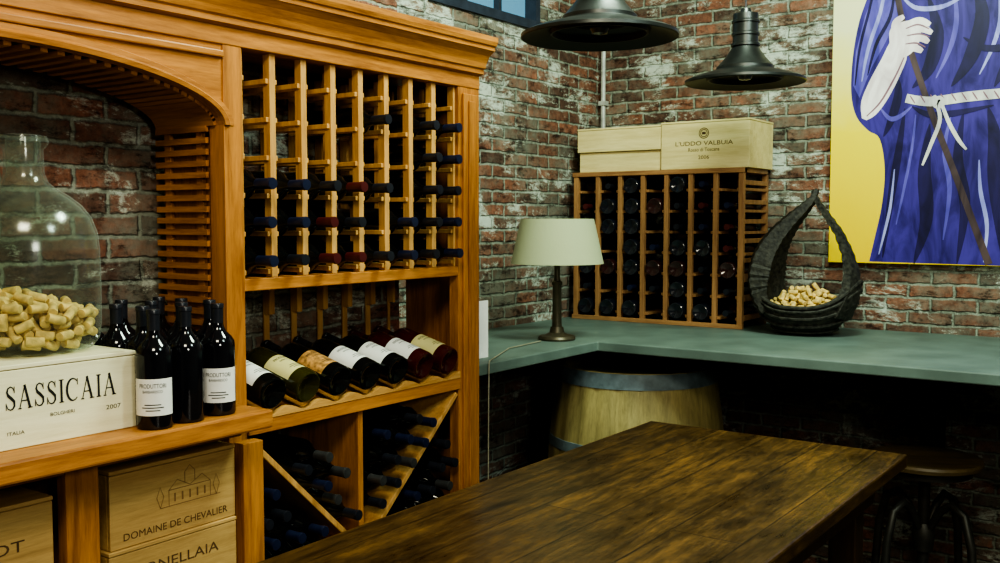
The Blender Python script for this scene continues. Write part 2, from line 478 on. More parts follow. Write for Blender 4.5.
# ------------------------------------------------------------ wine cabinet
XF = .56; YL, YP0, YP1, YQ0, YQ1 = -3.56, -2.55, -2.50, -1.749, -1.653
cab = Thing('wine_rack_cabinet', 'tall golden oak wine rack cabinet with arched niche and cornice', 'wine rack', (.43, -2.6, 0))
def cp(name, mb, mats, bevel=.002, **k): return cab.part(name, mb, mats, bevel, world=True, **k)
prof = [(0, 1.895), (.012, 1.90), (.012, 1.912), (.018, 1.916), (.022, 1.93), (.032, 1.948), (.046, 1.96), (.05, 1.962), (.05, 1.972), (.056, 1.975), (.06, 1.985), (.06, 1.998), (.055, 2.0)]
c = MB(); vs = []; fs = []
for o_, z in prof:
    x = XF+.008+o_*.9; ya = YL-.05-o_; yb = YQ1+o_*.2
    vs += [(WX+.002, ya, z), (x, ya, z), (x, yb, z), (WX+.002, yb, z)]
for j in range(len(prof)-1):
    for k in range(4):
        fs.append((j*4+k, j*4+(k+1) % 4, (j+1)*4+(k+1) % 4, (j+1)*4+k))
fs += [(0,1,2,3), tuple((len(prof)-1)*4+k for k in range(4))]
c.add(vs, fs); cp('cornice', c, oak['y'], 0)
cp('frieze_rail', MB().box(XF-.03, XF+.006, YL, YQ1, 1.858, 1.896), oak['y'])
cp('post', MB().box(XF-.045, XF+.004, YP0, YP1, 0, 1.86), oak['z'])
pr = MB().box(XF-.03, XF+.004, YQ0, YQ1, 0, 1.86)
pr.box(XF+.004, XF+.012, YQ0+.015, YQ1-.015, .1, 1.84); pr.box(XF+.012, XF+.017, YQ0+.034, YQ1-.034, .12, 1.82)
cp('post', pr, oak['z'])
cp('post', MB().box(XF-.045, XF+.004, YL, YL+.05, 0, 1.86), oak['z'])
cp('side_panel', MB().box(WX+.003, XF-.03, YQ1-.02, YQ1, 0, 1.9), oak['z'])
cp('side_panel', MB().box(WX+.02, XF-.045, YP1-.024, YP1-.012, 0, 1.9), oak['z'])
cp('side_panel', MB().box(WX+.003, XF-.045, YL, YL+.02, 0, 1.9), oak['z'])
cp('top_board', MB().box(WX+.003, XF-.03, YL, YQ1, 1.88, 1.895), oak['y'])
NC = 8; PIT = (YQ0-YP1)/NC; ZR0 = 1.40; RP = .0845
ZS = math.sqrt(.036**2-(PIT/2-.0165)**2)
for i in range(NC+1):
    y = YP1+PIT*i
    lad = MB()
    hw = .0088
    ya, yb = y-hw, y+hw
    if i == 0: ya, yb = y+.0005, y+.0095
    if i == NC: ya, yb = y-.0095, y-.0005
    lad.box(XF-.028, XF-.006, ya, yb, 1.362, 1.858)
    lad.box(WX+.003, WX+.010, ya, yb, 1.145, 1.86)
    lad.box(WX+.010, WX+.03, ya, yb, 1.25, 1.86)
    lad.box(.43, .445, ya, yb, 1.362, 1.858)
    for k in range(6):
        zt = ZR0+RP*k-ZS
        zl = max(1.3625, zt-.012)
        a, b_ = y-.0165, y+.0165
        if i == 0: a = y+.0005
        if i == NC: b_ = y-.0005
        lad.box(WX+.014, XF-.010, a, b_, zl, zt-.0005)
    cp('ladder_divider', lad, lite['z'], .0015)
cp('middle_rail', MB().box(WX+.003, XF+.003, YP1, YQ0, 1.335, 1.362), oak['y'])
th = rad(14)
ds = MB(); zf = 1.058
ds.prism([(XF-.008, zf-.03), (XF-.008, zf-.012), (WX+.004, zf-.012+(XF-WX)*math.tan(th)), (WX+.004, zf-.03+(XF-WX)*math.tan(th))], 'y', YP1, YQ0)
cp('display_shelf', ds, oak['y'])
cp('display_rail', MB().box(XF-.008, XF+.01, YP1-.001, YQ0+.001, 1.018, 1.05), oak['y'])
ND = 7; DP = (YQ0-YP1-.02)/ND
ydis = [YP1+.01+DP*(i+.5) for i in range(ND)]
sc = MB(); poly = []
npt = 12*ND
for k in range(npt+1):
    t = k/npt; y = YP1+.002+(YQ0-YP1-.004)*t
    ph = (y-YP1-.01)/DP
    poly.append((y, 1.054+.015*(.5+.5*math.cos(2*math.pi*ph))))
o_ = len(poly); vs = []; fs = []
for x in (XF-.006, XF+.012):
    vs += [(x, y, 1.0502) for y, z in poly]+[(x, y, z) for y, z in poly]
for k in range(o_-1):
    fs += [(k, k+1, o_+k+1, o_+k), (2*o_+k, 3*o_+k, 3*o_+k+1, 2*o_+k+1), (o_+k, o_+k+1, 3*o_+k+1, 3*o_+k), (k, 2*o_+k, 2*o_+k+1, k+1)]
fs += [(0, o_, 3*o_, 2*o_), (o_-1, 3*o_-1, 4*o_-1, 2*o_-1)]
sc.add(vs, fs); cp('scalloped_cradle', sc, lite['y'], 0)
YM = -2.137
cp('bin_divider', MB().box(WX+.003, XF-.004, YM-.009, YM+.009, .67, 1.017), oak['z'])
cp('bottom_shelf', MB().box(WX+.003, XF-.002, YP1, YQ0, .645, .669), oak['y'])
def diag(ya, za, yb, zb):
    t = (Vector((yb-ya, zb-za))).normalized(); n = Vector((-t.y, t.x))*.007
    return MB().prism([(ya+n.x, za+n.y), (yb+n.x, zb+n.y), (yb-n.x, zb-n.y), (ya-n.x, za-n.y)], 'x', WX+.005, XF+.004)
cp('diagonal_divider', diag(YP1+.008, 1.006, YM-.018, .68), lite['z'])
cp('diagonal_divider', diag(YQ0-.008, 1.006, YM+.018, .68), lite['z'])
cp('toe_kick', MB().box(XF-.04, XF-.02, YP1, YQ0, 0, .645), oak['y'])
YC, HA, ZSP, RISE = -3.03, .48, 1.69, .113
def arch(t, grow=0):
    return (YC+(HA+grow)*math.cos(t), ZSP+(RISE+grow)*math.sin(t))
ap = MB(); n = 40; vs = []; fs = []
for x in (XF-.02, XF):
    for k in range(n+1):
        y, z = arch(math.pi*k/n); vs.append((x, y, z)); vs.append((x, y, 1.858))
for s_ in (0, 1):
    o = s_*(2*(n+1))
    for k in range(n): fs.append((o+2*k, o+2*k+1, o+2*k+3, o+2*k+2))
o = 2*(n+1)
for k in range(n): fs.append((2*k, 2*k+2, o+2*k+2, o+2*k))
ap.add(vs, fs)
cp('arch_panel', ap, oak['y'], 0)
tr = MB(); vs = []; fs = []
for k in range(n+1):
    t = math.pi*k/n
    for g, x in ((0, XF-.001), (0, XF+.01), (.010, XF+.012), (.016, XF+.006), (.026, XF+.006), (.03, XF-.001)):
        y, z = arch(t, g); vs.append((x, y, z))
for k in range(n):
    for j in range(6): fs.append((k*6+j, k*6+(j+1) % 6, (k+1)*6+(j+1) % 6, (k+1)*6+j))
tr.add(vs, fs); cp('arch_moulding', tr, oak['y'], 0)
cp('panel_moulding', MB().box(XF, XF+.01, YL+.05, YP0, 1.83, 1.845), oak['y'], .003)
sl = MB(); zz = 1.115
while zz < 1.68:
    for side in (1, -1):
        y = YC+side*(HA-.001)
        sl.box(WX+.04, XF-.046, min(y, y-side*.008), max(y, y-side*.008), zz, zz+.0125)
    zz += .0245
nv = 44
for k in range(1, nv):
    t = math.pi*k/nv
    y, z = arch(t, -.004); dy = -(HA)*math.sin(t); dz = RISE*math.cos(t)
    T = Vector((0, dy, dz)).normalized(); Nn = T.cross(Vector((1, 0, 0))).normalized()
    M = Matrix.Translation((0, y, z)) @ Matrix(((1, 0, 0, 0), (0, T.y, Nn.y, 0), (0, T.z, Nn.z, 0), (0, 0, 0, 1)))
    sl.tbox(M, WX+.04, XF-.0205, -.007, .007, -.004, .004)
cp('slatted_lining', sl, oak['x'], 0)
ls = MB()
for x in (WX+.06, XF-.09):
    ls.box(x, x+.02, YC+HA, YC+HA+.010, 1.10, 1.69)
cp('lining_batten', ls, oak['z'], .001)
cp('counter_top', MB().box(WX+.003, .70, YL, -2.545, 1.062, 1.10), oak['y'], .005)
cp('base_stile', MB().box(.585, .615, -2.955, -2.89, 0, 1.062), oak['z'])
cp('base_stile', MB().box(.585, .615, -2.555, -2.50, 0, 1.017), oak['z'])
cp('base_divider', MB().box(WX+.003, .585, -2.935, -2.915, 0, 1.062), oak['z'])
cp('base_rail', MB().box(.585, .612, YL, -2.555, 1.035, 1.062), oak['y'])
cp('base_shelf', MB().box(WX+.003, .61, -2.915, -2.555, .668, .69), oak['y'])
cp('base_shelf', MB().box(WX+.003, .61, YL, -2.955, .668, .69), oak['y'])

for k in range(5):
    for i in range(NC):
        if k == 3 and i not in (6, 7): continue
        if k == 4 and i not in (4, 6, 7): continue
        if (k, i) in ((2, 5), (1, 4)): continue
        cap = 'blue' if i in (0, 1, 5, 7) else ('red' if i in (2, 3) else 'black')
        if (k, i) in ((2, 2), (1, 3), (0, 1), (2, 7)): cap = 'black'
        xo = random.uniform(-.001, .012)
        desc = {'blue': 'navy', 'red': 'dark red', 'black': 'black'}[cap]
        bottle(BM, (WX+.012+xo, YP1+PIT*(i+.5), ZR0+RP*k+.0005), NX, cap,
               None, 'dark wine bottle with %s capsule lying in oak rack' % desc, 'bottles in the upper oak rack')
labs = ['white', 'cream', 'ochre', 'white', 'white', 'white', 'cream']
kit = [BD, BG, BD, BD, BD, BR, BR]
gl_ = ['dark', 'olive', 'dark', 'dark', 'dark', 'dark red', 'dark red']
for i, y in enumerate(ydis):
    a = th+rad(1)
    px = XF+.020; pz = 1.0665+.0385*math.cos(a)
    bottle(kit[i], (px, y, pz), (0, -(rad(90)-a), 0), 'red' if i > 4 else 'black', labs[i],
           '%s wine bottle with %s label on scalloped display shelf' % (gl_[i], labs[i]), 'bottles on the display shelf')
R = .0328
def distline(p, a, b_):
    t = (b_-a).normalized(); return abs((p-a).x*t.y-(p-a).y*t.x)
pts = []
for mirror in (0, 1):
    yw, ym_ = (YP1, YM-.009) if not mirror else (YQ0, YM+.009)
    sgn = 1 if not mirror else -1
    top = Vector((yw+sgn*.008, 1.006)); bot = Vector((ym_-sgn*.009, .68))
    e1 = (top-bot).normalized(); nrm = Vector((sgn*abs(e1.y), abs(e1.x)))
    for j in range(7):
        for i in range(-8, 12):
            p = bot+nrm*(R+.0085+j*.0572)+e1*(.089+i*.066+(j % 2)*.033)
            lim = .955 if not mirror else 1.0
            if (ym_-p.x)*sgn < R: continue
            if p.y > lim-R+.012 or (p.x-yw)*sgn < R+.02: continue
            pts.append(p)
    for j in range(7):
        for i in range(8):
            p = Vector((yw+sgn*(R+.001+i*.066+(j % 2)*.033), .669+R+.0005+j*.0572))
            if distline(p, top, bot) >= R+.0075 and (p-bot).dot(nrm) < 0 and (ym_-p.x)*sgn > R:
                pts.append(p)
for p in pts:
    bottle(BB, (WX+.012+random.uniform(0, .03), p.x, p.y), NX, random.choice(['black', 'black', 'blue', 'black', 'silver']), None,
           'dark wine bottle stacked in diagonal bin', 'bottles stacked in the diagonal bins')
cb = [(.645, -2.640, 1), (.652, -2.722, 0), (.656, -2.796, 1), (.565, -2.665, 0), (.578, -2.765, 1), (.56, -2.592, 0), (.485, -2.68, 0), (.495, -2.768, 0), (.41, -2.70, 0), (.412, -2.775, 0), (.405, -2.605, 0), (.48, -2.603, 0)]
for x, y, l in cb:
    bottle(BC, (x, y, 1.1005), (0, 0, rad(-38)+random.uniform(-.1, .1)), 'black', 'white' if l else None,
           'black wine bottle %sstanding on oak counter' % ('with white label ' if l else ''), 'black bottles on the oak counter')

# ------------------------------------------------------------ crates
def crate(name, label, x0, x1, y0, y1, z0, z1, W, lid=True, t=.009, face='x'):
    t_ = Thing(name, label, 'wooden box', ((x0+x1)/2, (y0+y1)/2, z0))
    b = MB()
    zt = z1-(t if lid else 0)
    if face == 'x':
        b.box(x1-t, x1, y0, y1, z0, zt); b.box(x0, x0+t, y0, y1, z0, zt)
        b.box(x0+t, x1-t, y0, y0+t, z0, zt); b.box(x0+t, x1-t, y1-t, y1, z0, zt)
    else:
        b.box(x0, x1, y0, y0+t, z0, zt); b.box(x0, x1, y1-t, y1, z0, zt)
        b.box(x0, x0+t, y0+t, y1-t, z0, zt); b.box(x1-t, x1, y0+t, y1-t, z0, zt)
    b.box(x0+t, x1-t, y0+t, y1-t, z0, z0+t)
    t_.part('box_body', b, W['y' if face == 'x' else 'x'], .0015, world=True)
    if lid: t_.part('lid', MB().box(x0-.001, x1+.001, y0-.001, y1+.001, zt+.0012, z1), W['y' if face == 'x' else 'x'], .0015, world=True)
    return t_
def word(t, geo, x, y, z, mat=ink, axis='x', sx=1, sz=1, name='lettering'):
    q = MB()
    if axis == 'x': flat_x(q, geo, x, y, z, 0, sx, sz)
    else: flat_y(q, geo, x, y, z)
    t.part(name, q, mat, world=True)
sb = crate('wine_crate', 'pale wooden wine crate with black serif lettering on oak counter', .34, .62, -3.24, -2.812, 1.1005, 1.245, pale)
vs, fs, wd_ = serif_word('SASSICAIA')
word(sb, (vs, fs), .6206, -3.062, 1.168, sx=.207/wd_, sz=.041)
word(sb, textgeo('BOLGHERI', .045, .006), .6206, -2.96, 1.150)
word(sb, textgeo('2007', .03, .008), .6206, -2.86, 1.146)
word(sb, textgeo('ITALIA', .03, .006), .6206, -3.045, 1.128)
b1 = crate('wine_crate', 'wooden wine crate with estate drawing stacked under the counter', .34, .600, -2.86, -2.566, .8655, 1.018, pine2)
q = MB()
def sx_(pts, w=.0016): flat_x(q, strokegeo(pts, w), .6006, -2.68, .945)
sx_([(-.07, -.022), (.075, -.022)]); sx_([(-.05, -.022), (-.05, .01), (-.03, .028), (.0, .012), (.03, .028), (.05, .01), (.05, -.022)])
sx_([(-.05, .01), (.05, .01)]); sx_([(-.012, .018), (-.012, .04), (.0, .052), (.012, .04), (.012, .018)])
for u_ in (-.036, -.018, 0, .018, .036): sx_([(u_, -.015), (u_, .002)], .004)
for u_ in (-.07, .065): sx_([(u_, -.022), (u_-.008, .0), (u_, .02), (u_+.008, .0), (u_, -.022)])
b1.part('estate_drawing', q, inkfaint, world=True)
word(b1, textgeo('DOMAINE DE CHEVALIER', .245, .014), .6006, -2.71, .886, inkbrown)
b2 = crate('wine_crate', 'wooden wine crate with brown lettering below another crate', .335, .604, -2.866, -2.568, .6905, .8645, pine2)
word(b2, textgeo('ORNELLAIA', .2, .02), .6046, -2.715, .815, inkbrown)
word(b2, textgeo('BOLGHERI', .08, .01), .6046, -2.715, .77, inkbrown)
b3 = crate('wine_crate', 'wooden wine crate with dark lettering on the lower shelf', .34, .600, -3.36, -2.972, .6905, 1.0, pine2)
word(b3, textgeo('MERLOT', .16, .02), .6006, -3.105, .925, inkbrown)

# ------------------------------------------------------------ glass jug with corks
JX, JY, JZ = .47, -2.935, 1.2455
jp = [(0, .004), (.08, .0), (.112, .006), (.124, .022), (.1275, .05), (.1285, .12), (.1275, .19), (.124, .222), (.114, .25), (.098, .272), (.076, .290), (.054, .303), (.041, .315), (.035, .330), (.034, .375), (.040, .381), (.044, .388), (.040, .400), (.034, .401), (.030, .397), (.030, .332), (.037, .312), (.052, .299), (.074, .286), (.095, .268), (.110, .247), (.120, .22), (.1235, .19)]
jug = Thing('glass_jug', 'large clear glass demijohn filled with corks on pale crate', 'jug', (JX, JY, JZ))
jug.part('glass_body', MB().lathe(jp, 56), jugglass, smooth=True)
CKP = [(0, -.0155), (.0078, -.0155), (.0086, -.0145), (.0086, .0145), (.0078, .0155), (0, .0155)]
CK = MB().lathe(CKP, 12).mesh('cork', [corkm], smooth=True)
def corks(inside, bounds, n, tries, group, label, key, maxind, dmin=.0166, seed=3, keep=True):
    placed = []; rng = random.Random(seed)
    for t in range(tries):
        if len(placed) >= n: break
        fr = min(1, .25+t/tries*1.1)
        (ax, bx), (ay, by), (az, bz) = bounds
        p = Vector((rng.uniform(ax, bx), rng.uniform(ay, by), az+(bz-az)*fr*rng.random()))
        d = Vector((rng.gauss(0, 1), rng.gauss(0, 1), rng.gauss(0, .5))).normalized()
        if not inside(p) or not inside(p+d*.015) or not inside(p-d*.015): continue
        P = [p+d*s for s in (-.009, 0, .009)]
        ok = True
        for P2 in placed:
            if (P2[1]-p).length_squared > .0015: continue
            for a in P:
                for b in P2:
                    if (a-b).length_squared < dmin*dmin: ok = False; break
                if not ok: break
            if not ok: break
        if not ok: continue
        placed.append(P)
    placed.sort(key=lambda P: -key(P[1]))
    for P in placed[:maxind]:
        d = (P[2]-P[0]).normalized()
        o = D.objects.new('cork', CK); C.objects.link(o); o.location = P[1]
        o.rotation_euler = d.to_track_quat('Z', 'Y').to_euler()
        o['label'] = label; o['category'] = 'cork'; o['group'] = group
    rest = placed[maxind:]
    if rest and keep:
        q = MB()
        for P in rest:
            d = (P[2]-P[0]).normalized(); M = Matrix.Translation(P[1]) @ d.to_track_quat('Z', 'Y').to_matrix().to_4x4()
            o = len(q.v); q.lathe(CKP, 10)
            for i in range(o, len(q.v)): q.v[i] = tuple(M @ Vector(q.v[i]))
        single('cork_pile', 'inner corks of the heap of used tan corks', 'corks', q, corkm, tuple(rest[0][1]), smooth=True, kind='stuff')
def injug(p):
    r = math.hypot(p.x-JX, p.y-JY); z = p.z-JZ
    return r < .117 and .013 < z < .102+.012*math.cos(r*22)-.14*(p.y-JY) and (r < .10 or z > .026)
corks(injug, ((JX-.116, JX+.116), (JY-.116, JY+.116), (JZ+.013, JZ+.137)), 400, 100000, 'corks in the glass jug', 'used tan wine cork inside the glass jug',
      lambda p: (p.x-JX)*.8-(p.y-JY)*.6+(p.z-JZ)*1.2, 190)

# ------------------------------------------------------------ painted shelf
SX, SY, SZ = .55, -.95, 1.07
sh = MB()
poly = [(.002, -.002), (.002, -1.652), (SX, -1.652), (SX, SY), (3.0, SY), (3.0, -.002)]
sh.prism(poly, 'z', SZ-.034, SZ)
shelf = Thing('wall_shelf', 'thick grey-green painted corner shelf fixed along two brick walls', 'shelf', (1, -.5, SZ))
shelf.part('shelf_top', sh, shelfpaint, .004, world=True)
for x in (1.45, 2.6):
    q = MB().prism([(-.003, 1.035), (-.7, 1.035), (-.7, .99), (-.05, .6), (-.003, .6)], 'x', x, x+.04)
    shelf.part('bracket', q, panelpaint, .002, world=True)

RX0, RX1, RY0, RY1, RZ0, RZ1 = .05, .815, -.30, -.04, SZ+.0005, 1.69
rk = Thing('wine_rack', 'brown wooden wine bottle rack standing on the painted shelf', 'wine rack', (.43, -.18, SZ))
n7 = 7; P7 = (RX1-RX0-.03)/n7; rows = 7; RPZ = .0835; z00 = RZ0+.058
RW = .0225
q7 = math.sqrt(max(1e-6, .0335**2-(P7/2-RW)**2))
for i in range(n7+1):
    x = RX0+.015+P7*i; l = MB()
    e = .011 if i in (0, n7) else .0095
    l.box(x-e, x+e, RY0, RY0+.02, RZ0, RZ1-.018); l.box(x-e, x+e, RY1-.02, RY1, RZ0, RZ1-.018)
    for k in range(rows):
        zt = z00+RPZ*k-q7
        l.box(x-(RW if i else .012), x+(RW if i < n7 else .012), RY0+.012, RY1, zt-.012, zt-.0005)
    if i == n7:
        for k in range(rows+1): l.box(x-.012, x+.0125, RY0+.02, RY1-.02, RZ0+.03+k*.075, RZ0+.048+k*.075)
    rk.part('ladder_divider', l, red['z'], .0015, world=True)
rk.part('top_rail', MB().box(RX0, RX1+.0, RY0-.004, RY0+.022, RZ1-.018, RZ1).box(RX0, RX1, RY1-.02, RY1, RZ1-.018, RZ1).box(RX0, RX0+.03, RY0, RY1, RZ1-.018, RZ1).box(RX1-.03, RX1, RY0, RY1, RZ1-.018, RZ1), red['x'], .001, world=True)
rk.part('bottom_rail', MB().box(RX0, RX1, RY0-.006, RY0, RZ0, RZ0+.018), red['x'], .001, world=True)
rr_ = random.Random(5)
for k in range(rows):
    for i in range(n7):
        if k == rows-1 and i in (0, 3): continue
        v = rr_.random()
        if v < .05: continue
        x = RX0+.015+P7*(i+.5); z = z00+RPZ*k+.0005
        if v < .4:
            bottle(BER if v < .15 else BE, (x, -.030-rr_.uniform(0, .010), z), (rad(90), 0, 0), rr_.choice(['black', 'blue', 'red']), None,
                   'dark wine bottle lying neck outward in brown rack', 'bottles in the shelf rack')
        else:
            bottle(BER if v > .88 else BE, (x, -.300-rr_.uniform(0, .015), z), (rad(-90), 0, 0), 'black', None,
                   'dark wine bottle lying base outward in brown rack', 'bottles in the shelf rack')
a = crate('wine_crate', 'flat pale pine wine crate lying on the shelf rack', .075, .452, -.285, -.05, 1.6905, 1.772, pine, face='y', lid=False)
a = crate('wine_crate', 'flat pale pine wine crate stacked on another crate', .070, .457, -.296, -.05, 1.7735, 1.872, pine, face='y')
a = crate('wine_crate', 'pale pine wine crate with printed crest on the shelf rack', .462, .83, -.30, -.05, 1.6905, 1.878, pine, face='y')
word(a, textgeo("L'UDDO VALBUIA", .24, .017), .645, -.3006, 1.79, inkbrown, 'y')
word(a, textgeo('Rosso di Toscana', .13, .014), .645, -.3006, 1.765, inkbrown, 'y')
word(a, textgeo('2006', .045, .014), .645, -.3006, 1.735, inkbrown, 'y')
q = MB()
for s in (1, .7):
    flat_y(q, strokegeo([(.02*s*math.cos(k*math.pi/8), .02*s*math.sin(k*math.pi/8)) for k in range(17)], .003), .645, -.3006, 1.828)
flat_y(q, strokegeo([(-.008, 0), (.008, 0)], .01), .645, -.3006, 1.828)
a.part('crest', q, inkbrown, world=True)

tl = Thing('table_lamp', 'bronze table lamp with dull greenish linen shade on painted shelf', 'lamp', (.405, -.985, SZ+.0005))
tl.part('base', MB().lathe([(0, 0), (.064, 0), (.066, .006), (.062, .014), (.04, .018), (.026, .026), (.022, .045), (0, .045)], 32), bronze, smooth=True)
tl.part('stem', MB().lathe([(.0, .044), (.0175, .045), (.0165, .06), (.0155, .19), (.019, .195), (.019, .203), (.012, .208), (.010, .22), (.010, .33), (0, .33)], 24), bronze, smooth=True)
q = MB().lathe([(.163, .268), (.128, .424), (.126, .424), (.161, .268), (.163, .268)], 48)
tl.part('lamp_shade', q, shadem, smooth=True)
q = MB()
for k in range(3):
    a = k*2*math.pi/3; q.tube([(0, 0, .405), (.126*math.cos(a), .126*math.sin(a), .416)], .0018, 6)
q.tube([(0, 0, .328), (0, 0, .41)], .004, 8)
tl.part('shade_harp', q, bronze)

single('paper_card', 'white paper card standing on painted shelf', 'paper', MB().box(.468, .472, -1.63, -1.485, SZ+.0005, SZ+.175), paperw, (.47, -1.55, SZ))
cpts = [(.40, -1.08, SZ+.004), (.42, -1.3, SZ+.004), (.54, -1.57, SZ+.004), (.556, -1.595, SZ), (.558, -1.6, .98), (.556, -1.6, .7), (.56, -1.595, .35), (.57, -1.58, .01)]
single('power_cable', 'thin ivory cable draped over the painted shelf edge', 'cable', MB().tube(cpts, .002, 8), cablem, (.55, -1.6, .01), smooth=True)
cd = MB().tube([(.035, -.02, 1.88), (.035, -.02, ZC)], .011, 12)
for z in (2.0, 2.6): cd.box(.018, .052, -.034, -.001, z, z+.02)
single('conduit_pipe', 'pale grey electrical conduit on brick wall corner', 'pipe', cd, pipem, (.035, -.02, 1.88))

# ------------------------------------------------------------ barrel
bh, re, rm = .955, .288, .335
ba = Thing('wine_barrel', 'oak wine barrel with grey-blue hoops under the painted shelf', 'barrel', (.525, -.615, 0))
def br_(z): return re+(rm-re)*(1-((z-bh/2)/(bh/2))**2)
prof = [(0, .03), (re-.02, .03), (re-.02, 0)]+[(br_(bh*k/20), bh*k/20) for k in range(21)]+[(re-.02, bh), (re-.022, bh-.03)]
seg = 96
ba.part('staves', MB().lathe(prof, seg, rf=lambda k: .985 if k % 4 == 0 else 1), barrelw, smooth=True)
ba.part('barrel_head', MB().lathe([(re-.018, bh-.05), (re-.018, bh-.03), (0, bh-.03)], 64), barrelhead)
for z, hh in ((.002, .04), (.1, .035), (.24, .035), (.66, .035), (bh-.055, .053)):
    ba.part('hoop', MB().lathe([(br_(z)-.002, z), (br_(z)+.003, z), (br_(z+hh)+.003, z+hh), (br_(z+hh)-.002, z+hh), (br_(z)-.002, z)], 64), hoopm, smooth=True)

# ------------------------------------------------------------ table
TX0, TX1, TY0, TY1, TZ = .895, 1.64, -3.1, -1.225, .88
tb = Thing('dining_table', 'long dark stained plank table with worn glossy top', 'table', ((TX0+TX1)/2, (TY0+TY1)/2, 0))
tb.part('table_top', MB().box(TX0, TX1, TY0, TY1, TZ-.035, TZ), tabletop, .005, world=True)
tb.part('apron', MB().box(TX0+.06, TX1-.06, TY1-.10, TY1-.08, TZ-.12, TZ-.035).box(TX0+.06, TX1-.06, TY0+.08, TY0+.1, TZ-.12, TZ-.035).box(TX0+.06, TX0+.08, TY0+.1, TY1-.1, TZ-.12, TZ-.035).box(TX1-.08, TX1-.06, TY0+.1, TY1-.1, TZ-.12, TZ-.035), tabledark, .002, world=True)
for x in (TX0+.08, TX1-.15):
    for y in (TY0+.1, TY1-.17):
        tb.part('leg', MB().box(x, x+.07, y, y+.07, 0, TZ-.035), tabledark, .004, world=True)

# ------------------------------------------------------------ stool
st = Thing('bar_stool', 'round wooden stool with curved iron legs beside brick wall', 'stool', (1.545, -.58, 0), (0, 0, rad(20)))
SH = .735
st.part('seat', MB().lathe([(0, SH-.028), (.15, SH-.028), (.168, SH-.022), (.172, SH-.01), (.168, SH-.002), (.15, SH), (.12, SH-.004), (0, SH-.006)], 48), wood('stool_seat_wood', (.08, .055, .025), (.22, .16, .07), 'x'), smooth=True)
st.part('seat_band', MB().lathe([(.11, SH-.0285), (.14, SH-.0285), (.14, SH-.05), (.11, SH-.05), (.11, SH-.0285)], 40), iron, smooth=True)
st.part('screw_post', MB().lathe([(0, .38), (.018, .38), (.018, SH-.03), (0, SH-.03)], 16), iron, smooth=True)
for k in range(4):
    a = math.pi/4+k*math.pi/2; ca, sa = math.cos(a), math.sin(a)
    P = [(.02, .50), (.06, .57), (.10, .60), (.145, .575), (.172, .48), (.185, .32), (.2, .15), (.215, 0.004)]
    st.part('leg', MB().tube([(r*ca, r*sa, z) for r, z in P], .013, 10), iron, smooth=True)
st.part('foot_ring', MB().tube([(.188*math.cos(k*math.pi/20), .188*math.sin(k*math.pi/20), .28) for k in range(40)], .008, 8, closed=True), iron, smooth=True)
st.part('spider_hub', MB().lathe([(0, .43), (.03, .43), (.034, .47), (.034, .50), (.024, .52), (0, .52)], 24), iron, smooth=True)

# ------------------------------------------------------------ pendants
bulbm = plain('bulb_glass', (.12, .12, .12), .15)
def pendant(x, y, zr, label):
    p = Thing('pendant_lamp', label, 'lamp', (x, y, zr), group='industrial pendant lamps')
    sp = [(.199, .0), (.202, .002), (.202, .010), (.185, .018), (.14, .032), (.100, .043), (.096, .046), (.096, .055), (.090, .060), (.068, .085), (.052, .108), (.044, .122), (.049, .124), (.049, .132), (.043, .135), (.043, .158), (.047, .160), (.047, .167), (.043, .170), (.043, .20), (.047, .202), (.047, .208), (.043, .212), (.042, .232), (.020, .236), (.016, .25), (0, .252)]
    p.part('lamp_shade', MB().lathe(sp, 56), galv, smooth=True)
    p.part('inner_reflector', MB().lathe([(.198, .0005), (.17, .010), (.13, .020), (.125, .010), (.12, .010), (.116, .024), (.07, .035), (.055, .06), (0, .065)], 56), galvin, smooth=True, label='dark inner reflector')
    p.part('bulb', MB().lathe([(0, .008), (.02, .012), (.026, .024), (.022, .040), (.014, .05), (0, .052)], 20), bulbm, smooth=True)
    p.part('cord', MB().tube([(0, 0, .25), (0, 0, ZC-zr-.02)], .004, 8), capblack, smooth=True)
    p.part('ceiling_rose', MB().lathe([(0, ZC-zr-.03), (.03, ZC-zr-.028), (.05, ZC-zr-.002), (0, ZC-zr-.001)], 24), galv, smooth=True)
pendant(.97, -1.68, 1.955, 'dark steel industrial pendant lamp hanging nearer the cabinet')
pendant(.955, -.665, 1.955, 'dark steel industrial pendant lamp hanging near brick wall')

# ------------------------------------------------------------ basket (open cradle)
bk = Thing('wicker_basket', 'dark rough wicker cradle basket with tall curved point holding corks', 'basket', (1.05, -.30, SZ+.0005), (0, 0, rad(4)))
n = 48; q = MB(); vs = []; fs = []
levels = [(.0, .30), (.012, .60), (.035, .82), (.065, .95), (.09, 1.01), (.105, 1.03)]
def rimz(a, f):
    return f*(1+1.1*max(0, -math.cos(a))**3+.9*max(0, math.cos(a))**3)
def bowlpt(a, z, s):
    return (.190*s*math.cos(a)+.004, .140*s*math.sin(a), rimz(a, z))
for inner in (0, 1):
    for z, s in levels:
        for k in range(n):
            a = 2*math.pi*k/n; x_, y_, z_ = bowlpt(a, z, s*(1-.06*inner))
            vs.append((x_, y_, z_+(.006 if inner else 0)))
L = len(levels)
for inner in (0, 1):
    for j in range(L-1):
        for k in range(n):
            o = inner*L*n; fs.append((o+j*n+k, o+j*n+(k+1) % n, o+(j+1)*n+(k+1) % n, o+(j+1)*n+k))
for k in range(n): fs.append(((L-1)*n+k, (L-1)*n+(k+1) % n, 2*L*n-n+(k+1) % n, 2*L*n-n+k))
fs.append(tuple(range(n))); fs.append(tuple(L*n+k for k in range(n)))
q.add(vs, fs); bk.part('bowl', q, wicker, smooth=True)
bk.part('rim', MB().tube([Vector(bowlpt(2*math.pi*k/n, .105, 1.03)) for k in range(n)], .008, 8, closed=True), wicker, smooth=True)
